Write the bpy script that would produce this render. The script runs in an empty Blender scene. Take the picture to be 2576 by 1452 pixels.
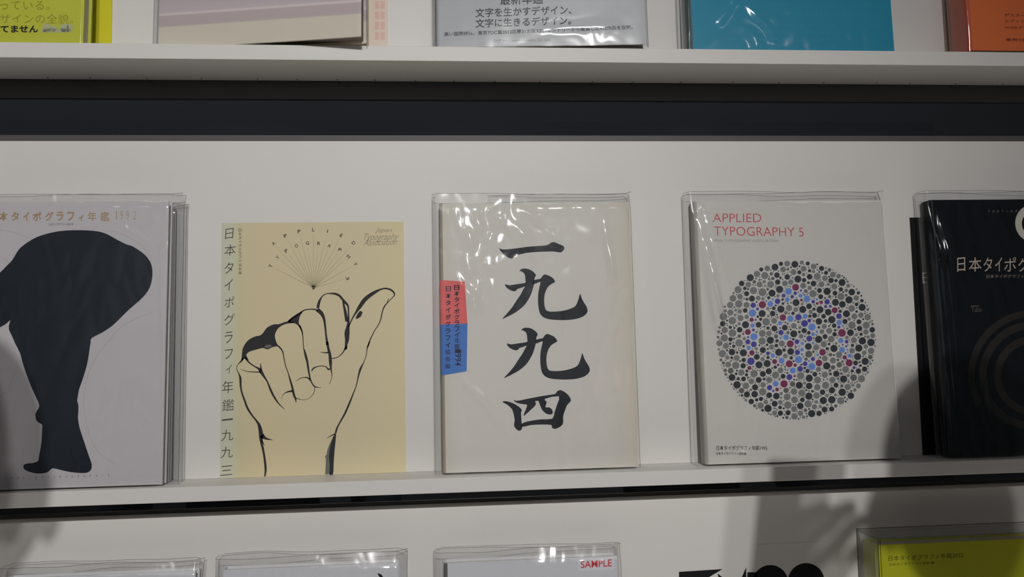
import bpy, math, random
from mathutils import Vector, Matrix, noise
from mathutils.geometry import tessellate_polygon
random.seed(7)
sc = bpy.context.scene
COL = sc.collection

# ------------------------------------------------------------------ camera
F, YAW, PIT, ROL = 1900.0, 0.0774, 0.0668, -0.0199
CAM = Vector((0.2743, -0.9161, 0.1553))
FW = Vector((math.sin(YAW)*math.cos(PIT), math.cos(YAW)*math.cos(PIT), math.sin(PIT)))
_r = Vector((math.cos(YAW), -math.sin(YAW), 0)); _u = _r.cross(FW)
RT = _r*math.cos(ROL) + _u*math.sin(ROL)
UP = -_r*math.sin(ROL) + _u*math.cos(ROL)
cam = bpy.data.objects.new('camera', bpy.data.cameras.new('camera'))
COL.objects.link(cam)
M3 = Matrix((RT, UP, -FW)).transposed()
cam.matrix_world = Matrix.Translation(CAM) @ M3.to_4x4()
cam.data.sensor_width = 36; cam.data.lens = F/2576*36
cam.data.clip_start = 0.01
sc.camera = cam

def ray(px, py):
    return FW + RT*((px-1288)/F) - UP*((py-726)/F)
def atY(px, py, Y):
    d = ray(px, py); return CAM + d*((Y-CAM.y)/d.y)
def atZ(px, py, Z):
    d = ray(px, py); return CAM + d*((Z-CAM.z)/d.z)

# ------------------------------------------------------------------ world, lights, exposure
sc.view_settings.view_transform = 'Standard'; sc.view_settings.look = 'None'
sc.view_settings.gamma = 1; sc.view_settings.use_curve_mapping = False
sc.view_settings.exposure = 0.05
w = bpy.data.worlds.new('world'); sc.world = w; w.use_nodes = True
w.node_tree.nodes['Background'].inputs[0].default_value = (0.9, 0.95, 1.0, 1)
w.node_tree.nodes['Background'].inputs[1].default_value = 0.035

def spot(loc, target, watts, size, radius=0.03, blend=0.9, color=(1, .985, .972)):
    l = bpy.data.lights.new('gallery_or_fill_spot', 'SPOT'); o = bpy.data.objects.new('gallery_or_fill_spot', l)
    COL.objects.link(o); o.location = loc
    l.energy = watts; l.spot_size = math.radians(size); l.spot_blend = blend
    l.shadow_soft_size = radius; l.color = color
    o.rotation_euler = (Vector(target)-Vector(loc)).to_track_quat('-Z', 'Y').to_euler()
    return o
spot((0.42, -3.0, 1.52), (-0.16, 0, -0.36), 136, 60, 0.026)      # twin heads on the rail do most of the work
spot((0.57, -3.0, 1.52), (-0.14, 0, -0.36), 60, 60, 0.026)
spot((-0.35, -3.0, 1.52), (0.0, 0, 0.0), 5, 40, 0.03)
spot((1.75, -2.9, 1.52), (0.6, 0, -0.1), 3, 40, 0.03)
spot((-1.1, -2.9, 1.52), (-0.15, 0, 0.1), 3, 40, 0.03)
for fx in (-1.6, .5, 2.6):      # added unseen spots washing the opposite wall, which the dark laminate mirrors
    spot((fx, -3.6, 2.4), (fx, -6.0, .4), 85, 75, .06, 1, (.92, .97, 1))
for fx in (-0.75, 0.36, 1.45):      # added unseen downlights: their floor pools brighten the ledges from below
    spot((fx, -.72, 1.9), (fx, -.72, -1.3), 620, 25, .06, .5)

# ------------------------------------------------------------------ helpers
def lin(c):
    c = c/255.0
    return c/12.92 if c <= .04045 else ((c+.055)/1.055)**2.4
def C(r, g, b, k=1.7):
    return tuple(min(.95, lin(v)*k) for v in (r, g, b))+(1,)
MATS = {}
def mat(name, color, rough=.6, spec=.3, noise_amt=0.0, nscale=8, coat=0, metal=0):
    if name in MATS: return MATS[name]
    m = bpy.data.materials.new(name); m.use_nodes = True; nt = m.node_tree
    b = nt.nodes['Principled BSDF']
    b.inputs['Base Color'].default_value = color
    b.inputs['Roughness'].default_value = rough
    b.inputs['Specular IOR Level'].default_value = spec
    b.inputs['Coat Weight'].default_value = coat
    b.inputs['Metallic'].default_value = metal
    if noise_amt:
        tc = nt.nodes.new('ShaderNodeTexCoord'); n = nt.nodes.new('ShaderNodeTexNoise')
        n.inputs['Scale'].default_value = nscale; n.inputs['Detail'].default_value = 6
        nt.links.new(tc.outputs['Object'], n.inputs['Vector'])
        mx = nt.nodes.new('ShaderNodeMix'); mx.data_type = 'RGBA'
        mx.inputs[6].default_value = tuple(v*(1-noise_amt) for v in color[:3])+(1,)
        mx.inputs[7].default_value = tuple(min(1, v*(1+noise_amt)) for v in color[:3])+(1,)
        nt.links.new(n.outputs['Fac'], mx.inputs[0]); nt.links.new(mx.outputs[2], b.inputs['Base Color'])
    MATS[name] = m; return m
def ramp_mat(name, axis, stops, rough=.6, spec=.25, wob=0.0):
    """colour printed in bands along one object axis (metres from the object's origin)"""
    m = bpy.data.materials.new(name); m.use_nodes = True; nt = m.node_tree
    b = nt.nodes['Principled BSDF']; b.inputs['Roughness'].default_value = rough
    b.inputs['Specular IOR Level'].default_value = spec
    tc = nt.nodes.new('ShaderNodeTexCoord'); sp = nt.nodes.new('ShaderNodeSeparateXYZ')
    if wob:
        n = nt.nodes.new('ShaderNodeTexNoise'); n.inputs['Scale'].default_value = 6
        ad = nt.nodes.new('ShaderNodeVectorMath'); ad.operation = 'MULTIPLY_ADD'
        ad.inputs[1].default_value = (wob,)*3
        nt.links.new(tc.outputs['Object'], n.inputs['Vector'])
        nt.links.new(n.outputs['Color'], ad.inputs[0]); nt.links.new(tc.outputs['Object'], ad.inputs[2])
        nt.links.new(ad.outputs[0], sp.inputs[0])
    else:
        nt.links.new(tc.outputs['Object'], sp.inputs[0])
    lo, hi = stops[0][0], stops[-1][0]
    mr = nt.nodes.new('ShaderNodeMapRange'); mr.inputs[1].default_value = lo; mr.inputs[2].default_value = hi
    nt.links.new(sp.outputs[axis], mr.inputs[0])
    cr = nt.nodes.new('ShaderNodeValToRGB'); nt.links.new(mr.outputs[0], cr.inputs[0])
    el = cr.color_ramp.elements
    while len(el) < len(stops): el.new(.5)
    for e, (p, c) in zip(el, stops):
        e.position = (p-lo)/(hi-lo)
    for e, (p, c) in zip(el, stops): e.color = c
    nt.links.new(cr.outputs[0], b.inputs['Base Color'])
    MATS[name] = m; return m
def film_mat(name, tint=(.965, .97, .975), rough=.13, refl=1.7, bump=0.0):
    m = bpy.data.materials.new(name); m.use_nodes = True; nt = m.node_tree
    nt.nodes.remove(nt.nodes['Principled BSDF']); out = nt.nodes['Material Output']
    tr = nt.nodes.new('ShaderNodeBsdfTransparent'); tr.inputs[0].default_value = tint+(1,)
    gl = nt.nodes.new('ShaderNodeBsdfGlossy'); gl.inputs['Roughness'].default_value = rough
    fr = nt.nodes.new('ShaderNodeFresnel'); fr.inputs[0].default_value = 1.52
    gm = nt.nodes.new('ShaderNodeNewGeometry'); io = nt.nodes.new('ShaderNodeMapRange')   # thin sheet: same reflectance from both sides
    io.inputs[3].default_value = 1.52; io.inputs[4].default_value = 1/1.52
    nt.links.new(gm.outputs['Backfacing'], io.inputs[0]); nt.links.new(io.outputs[0], fr.inputs[0])
    mu = nt.nodes.new('ShaderNodeMath'); mu.operation = 'MULTIPLY'; mu.inputs[1].default_value = refl
    mu.use_clamp = True
    mx = nt.nodes.new('ShaderNodeMixShader')
    nt.links.new(fr.outputs[0], mu.inputs[0]); nt.links.new(mu.outputs[0], mx.inputs[0])
    nt.links.new(tr.outputs[0], mx.inputs[1]); nt.links.new(gl.outputs[0], mx.inputs[2])
    if bump:
        tc = nt.nodes.new('ShaderNodeTexCoord'); n = nt.nodes.new('ShaderNodeTexNoise')
        n.inputs['Scale'].default_value = 60; n.inputs['Detail'].default_value = 3
        bp = nt.nodes.new('ShaderNodeBump'); bp.inputs['Strength'].default_value = bump
        bp.inputs['Distance'].default_value = 0.002
        nt.links.new(tc.outputs['Object'], n.inputs['Vector']); nt.links.new(n.outputs['Fac'], bp.inputs['Height'])
        nt.links.new(bp.outputs[0], gl.inputs['Normal']); nt.links.new(bp.outputs[0], fr.inputs['Normal'])
    nt.links.new(mx.outputs[0], out.inputs[0])
    MATS[name] = m; return m

def mesh_obj(name, verts, faces, m, parent=None, smooth=False, mats=None, idx=None, uvloc=None):
    me = bpy.data.meshes.new(name); me.from_pydata([tuple(v) for v in verts], [], faces); me.update()
    for mm in (mats or [m]): me.materials.append(mm)
    if idx: me.polygons.foreach_set('material_index', idx)
    if smooth: me.polygons.foreach_set('use_smooth', [True]*len(me.polygons))
    o = bpy.data.objects.new(name, me); COL.objects.link(o)
    if parent: o.parent = parent
    return o
def tag(o, label=None, cat=None, group=None, kind=None):
    if label: o['label'] = label
    if cat: o['category'] = cat
    if group: o['group'] = group
    if kind: o['kind'] = kind
    return o
BOXF = [(0, 3, 2, 1), (4, 5, 6, 7), (0, 1, 5, 4), (1, 2, 6, 5), (2, 3, 7, 6), (3, 0, 4, 7)]
def box_geo(a, b, V=[], Fc=[]):
    x0, y0, z0 = a; x1, y1, z1 = b
    return [(x0, y0, z0), (x1, y0, z0), (x1, y1, z0), (x0, y1, z0), (x0, y0, z1), (x1, y0, z1), (x1, y1, z1), (x0, y1, z1)], list(BOXF)
def box(name, a, b, m, parent=None, bevel=0.0):
    v, f = box_geo(a, b); o = mesh_obj(name, v, f, m, parent)
    if bevel:
        bv = o.modifiers.new('bevel', 'BEVEL'); bv.width = bevel; bv.segments = 3
        o.data.polygons.foreach_set('use_smooth', [True]*len(o.data.polygons))
        o.modifiers.new('wn', 'WEIGHTED_NORMAL')
    return o
def empty(name, M):
    o = bpy.data.objects.new(name, None); COL.objects.link(o); o.matrix_world = M
    o.empty_display_size = .02
    return o

class Face:
    """a printed face: pixel rays are met with the face's own plane, giving coordinates on it"""
    def __init__(s, M): # M: local frame, x = along the face, z = up it, -y = outwards
        s.M = M; s.I = M.inverted()
    def uv(s, px, py):
        o = s.I @ CAM; d = s.I.to_3x3() @ ray(px, py); t = -o.y/d.y
        p = o + d*t; return p.x, p.z

def smooth_closed(pts, n=3):
    out = []; N = len(pts)
    for i in range(N):
        p0, p1, p2, p3 = pts[i-1], pts[i], pts[(i+1) % N], pts[(i+2) % N]
        for k in range(n):
            t = k/n; out.append(cr(p0, p1, p2, p3, t))
    return out
def cr(p0, p1, p2, p3, t):
    return tuple(.5*((2*b)+(-a+c)*t+(2*a-5*b+4*c-d)*t*t+(-a+3*b-3*c+d)*t**3) for a, b, c, d in zip(p0, p1, p2, p3))
def smooth_open(pts, n=4):
    P = [pts[0]]+list(pts)+[pts[-1]]; out = []
    for i in range(1, len(P)-2):
        for k in range(n): out.append(cr(P[i-1], P[i], P[i+1], P[i+2], k/n))
    out.append(tuple(pts[-1])); return out
INK = 0.00012
def flat_polys(name, polys, m, parent, off=INK, mats=None, idx=None):
    V = []; Fs = []; I = []
    for n, p in enumerate(polys):
        b = len(V); V += [(x, -off, z) for x, z in p]
        for t in tessellate_polygon([[Vector((x, z, 0)) for x, z in p]]):
            a, c, d = t
            q = [p[a], p[c], p[d]]
            area = (q[1][0]-q[0][0])*(q[2][1]-q[0][1])-(q[2][0]-q[0][0])*(q[1][1]-q[0][1])
            Fs.append((b+a, b+c, b+d) if area > 0 else (b+d, b+c, b+a))
            if idx: I.append(idx[n])
    return mesh_obj(name, V, Fs, m, parent, mats=mats, idx=I if idx else None)
def ribbon(pts):
    """pts (x, z, width) -> outline polygon"""
    L = []; R = []
    for i, (x, z, w_) in enumerate(pts):
        a = pts[max(0, i-1)]; b = pts[min(len(pts)-1, i+1)]
        dx, dz = b[0]-a[0], b[1]-a[1]; l = math.hypot(dx, dz) or 1
        L.append((x-dz/l*w_/2, z+dx/l*w_/2)); R.append((x+dz/l*w_/2, z-dx/l*w_/2))
    return L, R
def ribbons(name, strokes, m, parent, off=INK):
    V = []; Fs = []
    for s in strokes:
        L, R = ribbon(s); b = len(V)
        for l, r in zip(L, R): V += [(l[0], -off, l[1]), (r[0], -off, r[1])]
        for i in range(len(L)-1): Fs.append((b+2*i, b+2*i+1, b+2*i+3, b+2*i+2))
    return mesh_obj(name, V, Fs, m, parent)
def text_geo(s, bold=0.0, shear=0.0, spacing=1.0):
    cu = bpy.data.curves.new('t', 'FONT'); cu.body = s; cu.offset = bold; cu.shear = shear
    cu.space_character = spacing; cu.resolution_u = 3
    o = bpy.data.objects.new('t', cu); COL.objects.link(o)
    dg = bpy.context.evaluated_depsgraph_get(); me = bpy.data.meshes.new_from_object(o.evaluated_get(dg))
    V = [(v.co.x, v.co.y) for v in me.vertices]; Fs = [tuple(p.vertices) for p in me.polygons]
    bpy.data.objects.remove(o); bpy.data.curves.remove(cu); bpy.data.meshes.remove(me)
    return V, Fs
def lettering(name, face, parent, m, items, off=INK):
    """items: (string, (x0,y0) baseline left, (x1,y1) baseline right, (hx,hy) top-left, bold, shear, spacing)"""
    V = []; Fs = []
    for it in items:
        s, a, b, c = it[:4]; bold = it[4] if len(it) > 4 else 0; sh = it[5] if len(it) > 5 else 0
        sp = it[6] if len(it) > 6 else 1
        v, f = text_geo(s, bold, sh, sp)
        if not v: continue
        x0 = min(q[0] for q in v); x1 = max(q[0] for q in v); y0 = min(q[1] for q in v); y1 = max(q[1] for q in v)
        A = face.uv(*a); B = face.uv(*b); Cc = face.uv(*c); base = len(V)
        for x, y in v:
            u = (x-x0)/(x1-x0); t = (y-y0)/(y1-y0)
            V.append((A[0]+u*(B[0]-A[0])+t*(Cc[0]-A[0]), -off, A[1]+u*(B[1]-A[1])+t*(Cc[1]-A[1])))
        Fs += [tuple(base+i for i in q) for q in f]
    return mesh_obj(name, V, Fs, m, parent)
def row(s, x0, x1, yb, h, bold=0, slope=0.0, shear=0, sp=1):
    return (s, (x0, yb), (x1, yb+slope*(x1-x0)), (x0+slope*h*.3, yb-h), bold, shear, sp)

# ------------------------------------------------------------------ materials
white = mat('white_laminate', C(179, 176.5, 173, 1.75), .45, .3, .012, 14)
dark = mat('dark_gloss_laminate', (0.022, 0.0245, 0.029, 1), .0, 1.0, .05, 20)
page = mat('page_paper', C(170, 163, 150), .8, .1)
ink = mat('black_ink', (0.012, 0.013, 0.015, 1), .6, .15)
ink_brush = mat('charcoal_ink', (0.022, 0.026, 0.032, 1), .5, .2)
film = film_mat('clear_vinyl')
rim = mat('vinyl_edge', C(120, 122, 126), .3, .5)
screwm = mat('dark_screw', (0.02, 0.02, 0.02, 1), .5)

# ------------------------------------------------------------------ structure
D = 0.0479; T = 0.024
floor = box('floor', (-4, -6, -1.35), (5, T+.1, -1.3), mat('floor_covering', (.45, .43, .40, 1), .6, .3, .1, 3)); tag(floor, kind='structure')
wfar = box('wall_front', (-4, -6.1, -1.3), (5, -6.0, 2.2), mat('far_wall_paint', (.5, .5, .52, 1), .8, .2)); tag(wfar, kind='structure')
ZA, ZB, ZD = 0.4995, 0.4818, 0.4061
ZH, ZI = -0.0165, -0.0428
X0, X1 = -0.75, 1.55
wall = box('wall_back', (X0-.6, T, -1.3), (X1+.6, T+.1, 1.6), dark); tag(wall, kind='structure')
GRP = 'white display shelves on the dark wall'
def shelf_unit(label, ztop, zshelf, th):
    root = empty('display_shelf', Matrix.Translation((X0, 0, zshelf-th)))
    tag(root, label, 'shelf', GRP)
    L = X1-X0
    # back panel and the lip of the ledge, local coordinates
    box('back_panel', (0, 0, th), (L, T-.0004, ztop-zshelf+th), white, root, .0008)
    box('ledge', (0, -D, 0), (L, T-.0004, th), white, root, .0007)
    return root
su = shelf_unit('top white shelf ledge, its books cut off by the photo\'s top edge', 0.93, ZA, ZA-ZB)
sm = shelf_unit('middle white shelf holding the hand drawing print and the brush numeral book', ZD, 0.0, -ZH)
sl = shelf_unit('white shelf panel at the bottom, below the narrow dark band, behind the clear sleeves', ZI, -0.402, -ZH)
# thin dark grey strip along the panel's top edge
strip_m = mat('grey_strip', C(70, 68, 67), .5, .3)
box('top_strip', (0, -.0006, ZD-.0066-ZH), (X1-X0, T-.0002, ZD-ZH+.0002), strip_m, sm)
o = [c for c in sm.children if c.name.startswith('back_panel')][0]
scr_me = None
for px, py in [(120, 195), (227, 196), (370, 197), (507, 198), (648, 199), (748, 199.5), (849, 200.5), (943, 201.5), (1045, 203), (1142, 204), (1245, 205), (1358, 205.5), (1491, 205.5),
               (1593, 206), (1713, 206.5), (1843, 206.5), (1959, 207.5), (2072, 208), (2205, 207.5), (2289, 210), (2404, 211), (2523, 212)]:
    p = atZ(px, py, ZB)
    if scr_me is None:
        n = 12; V = [(0, 0, -.0006)]+[(.0009*math.cos(2*math.pi*i/n), .0009*math.sin(2*math.pi*i/n), -.0004) for i in range(n)]+[(.0011*math.cos(2*math.pi*i/n), .0011*math.sin(2*math.pi*i/n), 0.0002) for i in range(n)]
        Fs = [(0, 1+(i+1) % n, 1+i) for i in range(n)]+[(1+i, 1+(i+1) % n, 1+n+(i+1) % n, 1+n+i) for i in range(n)]
        s = mesh_obj('screw', V, Fs, screwm, su); scr_me = s.data
    else:
        s = bpy.data.objects.new('screw', scr_me); COL.objects.link(s); s.parent = su
    s.location = (p.x-X0, min(p.y, T-.003), 0)

# ------------------------------------------------------------------ books
def frame(bl, br, lean):
    x = (br-bl); x.z = 0; x.normalize()
    nh = Vector((-x.y, x.x, 0))       # into the wall
    th = math.radians(lean)
    up = Vector((0, 0, 1))*math.cos(th)+nh*math.sin(th)
    y = up.cross(x)                    # local +y = into the wall
    M = Matrix((x, y, up)).transposed().to_4x4(); M.translation = bl
    return M
def hardcover(root, w_, h, t, cover, spine_m, right_open=True, board=.0022, hinge=True, pagem=None):
    """front board, rounded spine and back board as one wrap; page block inside; face plane y=0"""
    # outline of the wrap seen from above: outer then inner, spine at x=0
    outer = [(w_, 0)]; n = 8
    r = min(.004, t*.3)
    outer += [(r*1.2, 0)]
    for i in range(n+1):
        a = math.pi/2*i/n; outer.append((r-r*math.sin(a), r-r*math.cos(a)))
    for i in range(n+1):
        a = math.pi/2*i/n; outer.append((r-r*math.cos(a), t-r+r*math.sin(a)))
    outer.append((w_, t))
    inner = [(w_, board)]+[(board*1.3, board)]+[(board*1.3, t-board)]+[(w_, t-board)]
    ring = outer+inner[::-1]
    V = [(x, y, 0) for x, y in ring]+[(x, y, h) for x, y in ring]; N = len(ring)
    Fs = [((i+1) % N, i, N+i, N+(i+1) % N) for i in range(N)]
    tri = tessellate_polygon([[Vector((x, y, 0)) for x, y in ring]])
    Fs += [tuple(t_) for t_ in tri]+[tuple(N+q for q in reversed(t_)) for t_ in tri]
    nside = len(outer)
    idx = []
    for k, f in enumerate(Fs):
        idx.append(1 if (2 <= k < nside-2 and k < N) else 0)
    c = mesh_obj('cover', V, Fs, cover, root, mats=[cover, spine_m], idx=idx)
    me = c.data
    import bmesh
    bm = bmesh.new(); bm.from_mesh(me); bmesh.ops.recalc_face_normals(bm, faces=bm.faces); bm.to_mesh(me); bm.free()
    v, f = box_geo((board*1.4, board+.0002, .003), (w_-.003, t-board-.0002, h-.003))
    pb = mesh_obj('page_block', v, f, pagem or page, root)
    return c
def fbm(x, y, z, s):
    return noise.noise(Vector((x*s, y*s, z*s)))
def sleeve(root, w_, h, t, left=.008, right=.005, top=.011, seed=0, amp=.0012, flap=None, tall=1.0, bot=.0015, loop=1.0, m=None, creases=(), crumple=(), ridges=()):
    """clear vinyl bag: closed loop of film round the book, wavy and pinched above its top"""
    nu, nv = 160, 150
    V = []; Fs = []; per = []
    g = .0009
    # perimeter in plan: front from right to left, spine bulge, back left to right
    nf = 100; nb = 12
    def plan(i):
        if i <= nf: s = i/nf; return ('f', w_+right-(w_+right+left*.4)*s)
        if i <= nf+nb: s = (i-nf)/nb; return ('b', s)
        s = (i-nf-nb)/(nf); return ('k', -left*.4+(w_+right+left*.4)*s)
    cnt = nf*2+nb
    Htot = h+top+bot
    for j in range(nv+1):
        z = -bot+Htot*(j/nv)
        a = max(0, min(1, (z-h+.006)/(top+.006)))        # 0 on the book .. 1 at the open top
        for i in range(cnt+1):
            kind, q = plan(i)
            edge = 0
            if kind == 'f':
                x = q; y = -g
                e = min(1, max(0, (w_+right-x)/(right+.001)))
                y = y*e+(t*.45)*(1-e)
                pinch = max(0, min(1, (x-w_*.25)/(w_*.3)))
                y += a*(t*.42)*pinch
                y += -a*.002*math.sin(x/w_*math.pi)
            elif kind == 'b':
                an = math.pi*q; x = -left*.4-left*.6*loop*math.sin(an); y = -g*math.cos(an)*1+ (t/2)*(1-math.cos(an))
                y = -g+(t+2*g)*(1-math.cos(an))/2
            else:
                x = q; y = t+g*.6
                e = min(1, max(0, (w_+right-x)/(right+.001)))
                y = y*e+(t*.5)*(1-e)
                pinch = max(0, min(1, (x-w_*.25)/(w_*.3)))
                y -= a*(t*.42)*pinch
            # folds and ripples of the film
            if kind != 'k':
                n1 = fbm(x, z, seed, 11); n2 = fbm(x*1.6+3, z*.55, seed+5, 26); n3 = fbm(x+7, z, seed+9, 60)
                k = amp*(n1*1.0+abs(n2)*.75+n3*.22)
                for (cx_, cz_, dx_, dz_, wd, ht) in creases:   # creases: a line through cx,cz along dx,dz
                    l = math.hypot(dx_, dz_); al = ((x-cx_)*dx_+(z-cz_)*dz_)/l; di = ((x-cx_)*dz_-(z-cz_)*dx_)/l
                    if 0 < al < l: k += ht*math.exp(-(di/wd)**2)*math.sin(math.pi*al/l)**.5
                for (xa, za, xb, zb, wd, hh) in ridges:        # folds that stand further off the book towards their lower end
                    dx_, dz_ = xb-xa, zb-za; l = math.hypot(dx_, dz_); al = ((x-xa)*dx_+(z-za)*dz_)/l/l; di = ((x-xa)*dz_-(z-za)*dx_)/l+.0012*math.sin(al*5+seed)
                    if 0 < al < 1.35: k += hh*(al if al < 1 else max(0, 1-(al-1)/.35))*math.exp(-(di/wd)**2)
                for (cx_, cz_, rd, am) in crumple:             # areas of finer crumpling
                    dd = ((x-cx_)/rd[0])**2+((z-cz_)/rd[1])**2
                    if dd < 4: k += am*math.exp(-dd)*(abs(noise.noise(Vector((x*55+seed, z*38, 1.7))))*1.3+.5*noise.noise(Vector((x*28, z*48+seed, 5.1))))
                if kind == 'b': k *= .5
                y -= abs(k)+k*.2 if kind == 'f' else k*.3
            zz = z
            if a > 0: zz += a*.0022*fbm(x, 0, seed+(2 if kind == 'k' else 0), 14)*tall
            if kind == 'k' and a > .5: zz += .0015
            V.append((x, y, zz))
    W = cnt+1
    for j in range(nv):
        for i in range(cnt): Fs.append((j*W+i, j*W+i+1, (j+1)*W+i+1, (j+1)*W+i))
    s = mesh_obj('clear_sleeve', V, Fs, m or film, root, smooth=True)
    s['label'] = 'loose clear vinyl sleeve'
    # welded edges: thin bead along the open top and down the right side
    top_ring = [V[nv*W+i] for i in range(W)]
    side = [V[j*W] for j in range(nv+1)]
    bead(s, [top_ring, side], .00022)
    return s
def bead(parent, lines, r, m=None, name='edge_bead'):
    V = []; Fs = []; n = 5
    for ln in lines:
        b = len(V); P = [Vector(p) for p in ln]
        for i, p in enumerate(P):
            d = (P[min(len(P)-1, i+1)]-P[max(0, i-1)])
            if d.length < 1e-9: d = Vector((0, 0, 1))
            d.normalize(); a = d.orthogonal().normalized(); c = d.cross(a)
            ref = Vector((0, 1, 0)) if abs(d.y) < .9 else Vector((1, 0, 0))
            a = (ref-d*ref.dot(d)).normalized(); c = d.cross(a)
            for k in range(n):
                an = 2*math.pi*k/n; V.append(tuple(p+a*math.cos(an)*r+c*math.sin(an)*r))
        for i in range(len(P)-1):
            for k in range(n): Fs.append((b+i*n+k, b+i*n+(k+1) % n, b+(i+1)*n+(k+1) % n, b+(i+1)*n+k))
    return mesh_obj(name, V, Fs, m or rim_film, parent, smooth=True)
rim_film = film_mat('vinyl_bead', (.45, .46, .48), .1)

def make_book(name, label, cat, bl, br, tl, Yb, zs, t, lean, cover, spine_m, YbR=None, w_=None, h=None, group=None, sleeved=None, pagem=None):
    """bl/br/tl: pixels of the cover's corners; Yb: how far its foot stands off the wall"""
    lift = t*math.sin(math.radians(lean))+.0002 + (.0016 if sleeved is not None else 0)
    A = atY(bl[0], bl[1], Yb); B = atY(br[0], br[1], Yb if YbR is None else YbR)
    A.z = zs+lift; B.z = zs+lift
    M = frame(A, B, lean); face = Face(M)
    W = w_ or (B-A).length
    H = h or face.uv(*tl)[1]
    root = empty(name, M); tag(root, label, cat, group)
    if cover: hardcover(root, W, H, t, cover, spine_m, pagem=pagem)
    if sleeved is not None: sleeve(root, W, H, t, **sleeved)
    return root, face, W, H
def wall_print(name, label, cat, x0, x1, ztop_px, m, zs, h=.3, group=None, th=.0011):
    """sheet mounted flat on the panel: x0/x1 pixel positions of its foot"""
    a = atY(x0[0], x0[1], -.0012); b = atY(x1[0], x1[1], -.0012)
    M = Matrix.Translation((a.x, -th-.00003, zs)); face = Face(M)
    root = empty(name, M); tag(root, label, cat, group)
    H = h
    box('sheet', (0, 0, 0.0002), (b.x-a.x, th, H), m, root)
    return root, face, b.x-a.x, H

exec_parts = True
# ================================================================== MIDDLE SHELF
# ---- yellowed print with the hand drawing
A = lambda x, y, *k: (530+x/4.27, 540+y/4.27)+tuple(v/4.27 for v in k)
Bq = lambda x, y, *k: (530+x/3.821, 860+y/3.821)+tuple(v/3.821 for v in k)
ochre = ramp_mat('yellowed_print_paper', 0, [(0, C(163, 163, 148, 1.78)), (.014, C(164, 166, 146, 1.78)), (.024, C(170, 162, 132, 1.78)), (.05, C(175, 163, 133, 1.78)), (.15, C(174, 164, 136, 1.78)), (.215, C(178, 168, 136, 1.78))], .7, .15, .004)
pr, pf, PW, PH = wall_print('cover_print', 'yellow print of a fist with raised thumb, lying flat against the white panel', 'poster', (553.5, 1204), (1021.5, 1188), 559, ochre, 0.0)
def w2(face, pts):   # pixel stroke (x,y,width px) -> face coordinates
    out = []
    for x, y, k in pts:
        u, v = face.uv(x, y); out.append((u, v, k/2080*.93))
    return out
S = []
def st(*p): S.append([Bq(*q[1:]) if q[0] == 'b' else A(*q[1:]) for q in p])
a_ = lambda *q: ('a',)+q
b_ = lambda *q: ('b',)+q
st(a_(1480, 1210, 14), a_(1515, 1130, 14), a_(1555, 1060, 20), a_(1605, 985, 42), a_(1655, 915, 46), a_(1715, 865, 42), a_(1775, 828, 32), a_(1830, 802, 18), a_(1880, 794, 18), a_(1930, 806, 20), a_(1963, 832, 20), a_(1976, 862, 12))
st(a_(1560, 1118, 12), a_(1592, 1085, 46), a_(1618, 1040, 34))
st(a_(1978, 862, 12), a_(1940, 905, 8), a_(1900, 945, 10), a_(1865, 990, 14), a_(1845, 1040, 12), a_(1830, 1110, 12), a_(1810, 1170, 10), a_(1760, 1250, 9), a_(1715, 1340, 12), a_(1682, 1430, 14), b_(1530, 0, 10), b_(1505, 60, 9), b_(1495, 130, 7), b_(1470, 200, 8), b_(1440, 260, 20), b_(1420, 330, 14), b_(1400, 420, 9), b_(1370, 500, 12), b_(1330, 600, 18), b_(1290, 690, 18), b_(1240, 780, 14), b_(1215, 830, 16), b_(1200, 880, 18))
st(a_(1912, 900, 6), a_(1895, 945, 8))
st(b_(1115, 930, 3), b_(1155, 905, 8), b_(1195, 885, 12))
st(a_(1150, 1005, 32), a_(1165, 940, 28), a_(1190, 890, 14), a_(1220, 860, 10), a_(1260, 848, 10), a_(1330, 850, 22), a_(1380, 870, 25), a_(1420, 915, 25), a_(1450, 950, 28), a_(1475, 980, 20), a_(1480, 1040, 16), a_(1482, 1120, 20), a_(1475, 1200, 36), a_(1465, 1270, 56), a_(1465, 1340, 46), a_(1455, 1400, 28), a_(1450, 1448, 24), b_(1303, 45, 18), b_(1270, 105, 10), b_(1220, 148, 7), b_(1165, 162, 9))
st(a_(1420, 930, 14), a_(1436, 1000, 26), a_(1452, 1080, 34), a_(1462, 1150, 34))
st(a_(1145, 1020, 46), a_(1190, 1062, 42), a_(1217, 1120, 28), a_(1230, 1200, 22), a_(1240, 1300, 20), a_(1255, 1400, 30), b_(1120, 0, 22), b_(1130, 60, 24), b_(1145, 120, 28), b_(1152, 200, 30), b_(1155, 250, 18), b_(1165, 330, 6), b_(1150, 385, 5), b_(1138, 410, 3))
st(b_(1050, 100, 3), b_(1110, 106, 12), b_(1130, 100, 16))
st(b_(970, 285, 8), b_(985, 258, 14), b_(1020, 240, 9), b_(1070, 233, 8), b_(1110, 242, 9), b_(1130, 265, 16), b_(1150, 258, 12))
st(a_(835, 1150, 20), a_(880, 1110, 20), a_(940, 1070, 18), a_(1000, 1030, 12), a_(1050, 1018, 12), a_(1110, 1018, 14), a_(1150, 1030, 16))
st(a_(955, 1190, 18), a_(980, 1250, 14), a_(990, 1310, 10), a_(995, 1380, 9), a_(1000, 1448, 10), b_(900, 80, 14), b_(915, 140, 24), b_(930, 200, 20), b_(940, 270, 18), b_(955, 350, 14), b_(975, 400, 12), b_(1000, 430, 12), b_(1030, 438, 7), b_(1062, 441, 3))
st(b_(1000, 430, 7), b_(998, 470, 6), b_(980, 510, 5), b_(940, 545, 4), b_(890, 560, 4), b_(840, 548, 6), b_(820, 540, 10))
st(b_(820, 382, 3), b_(860, 352, 6), b_(905, 343, 8), b_(940, 350, 14), b_(955, 372, 12))
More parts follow.
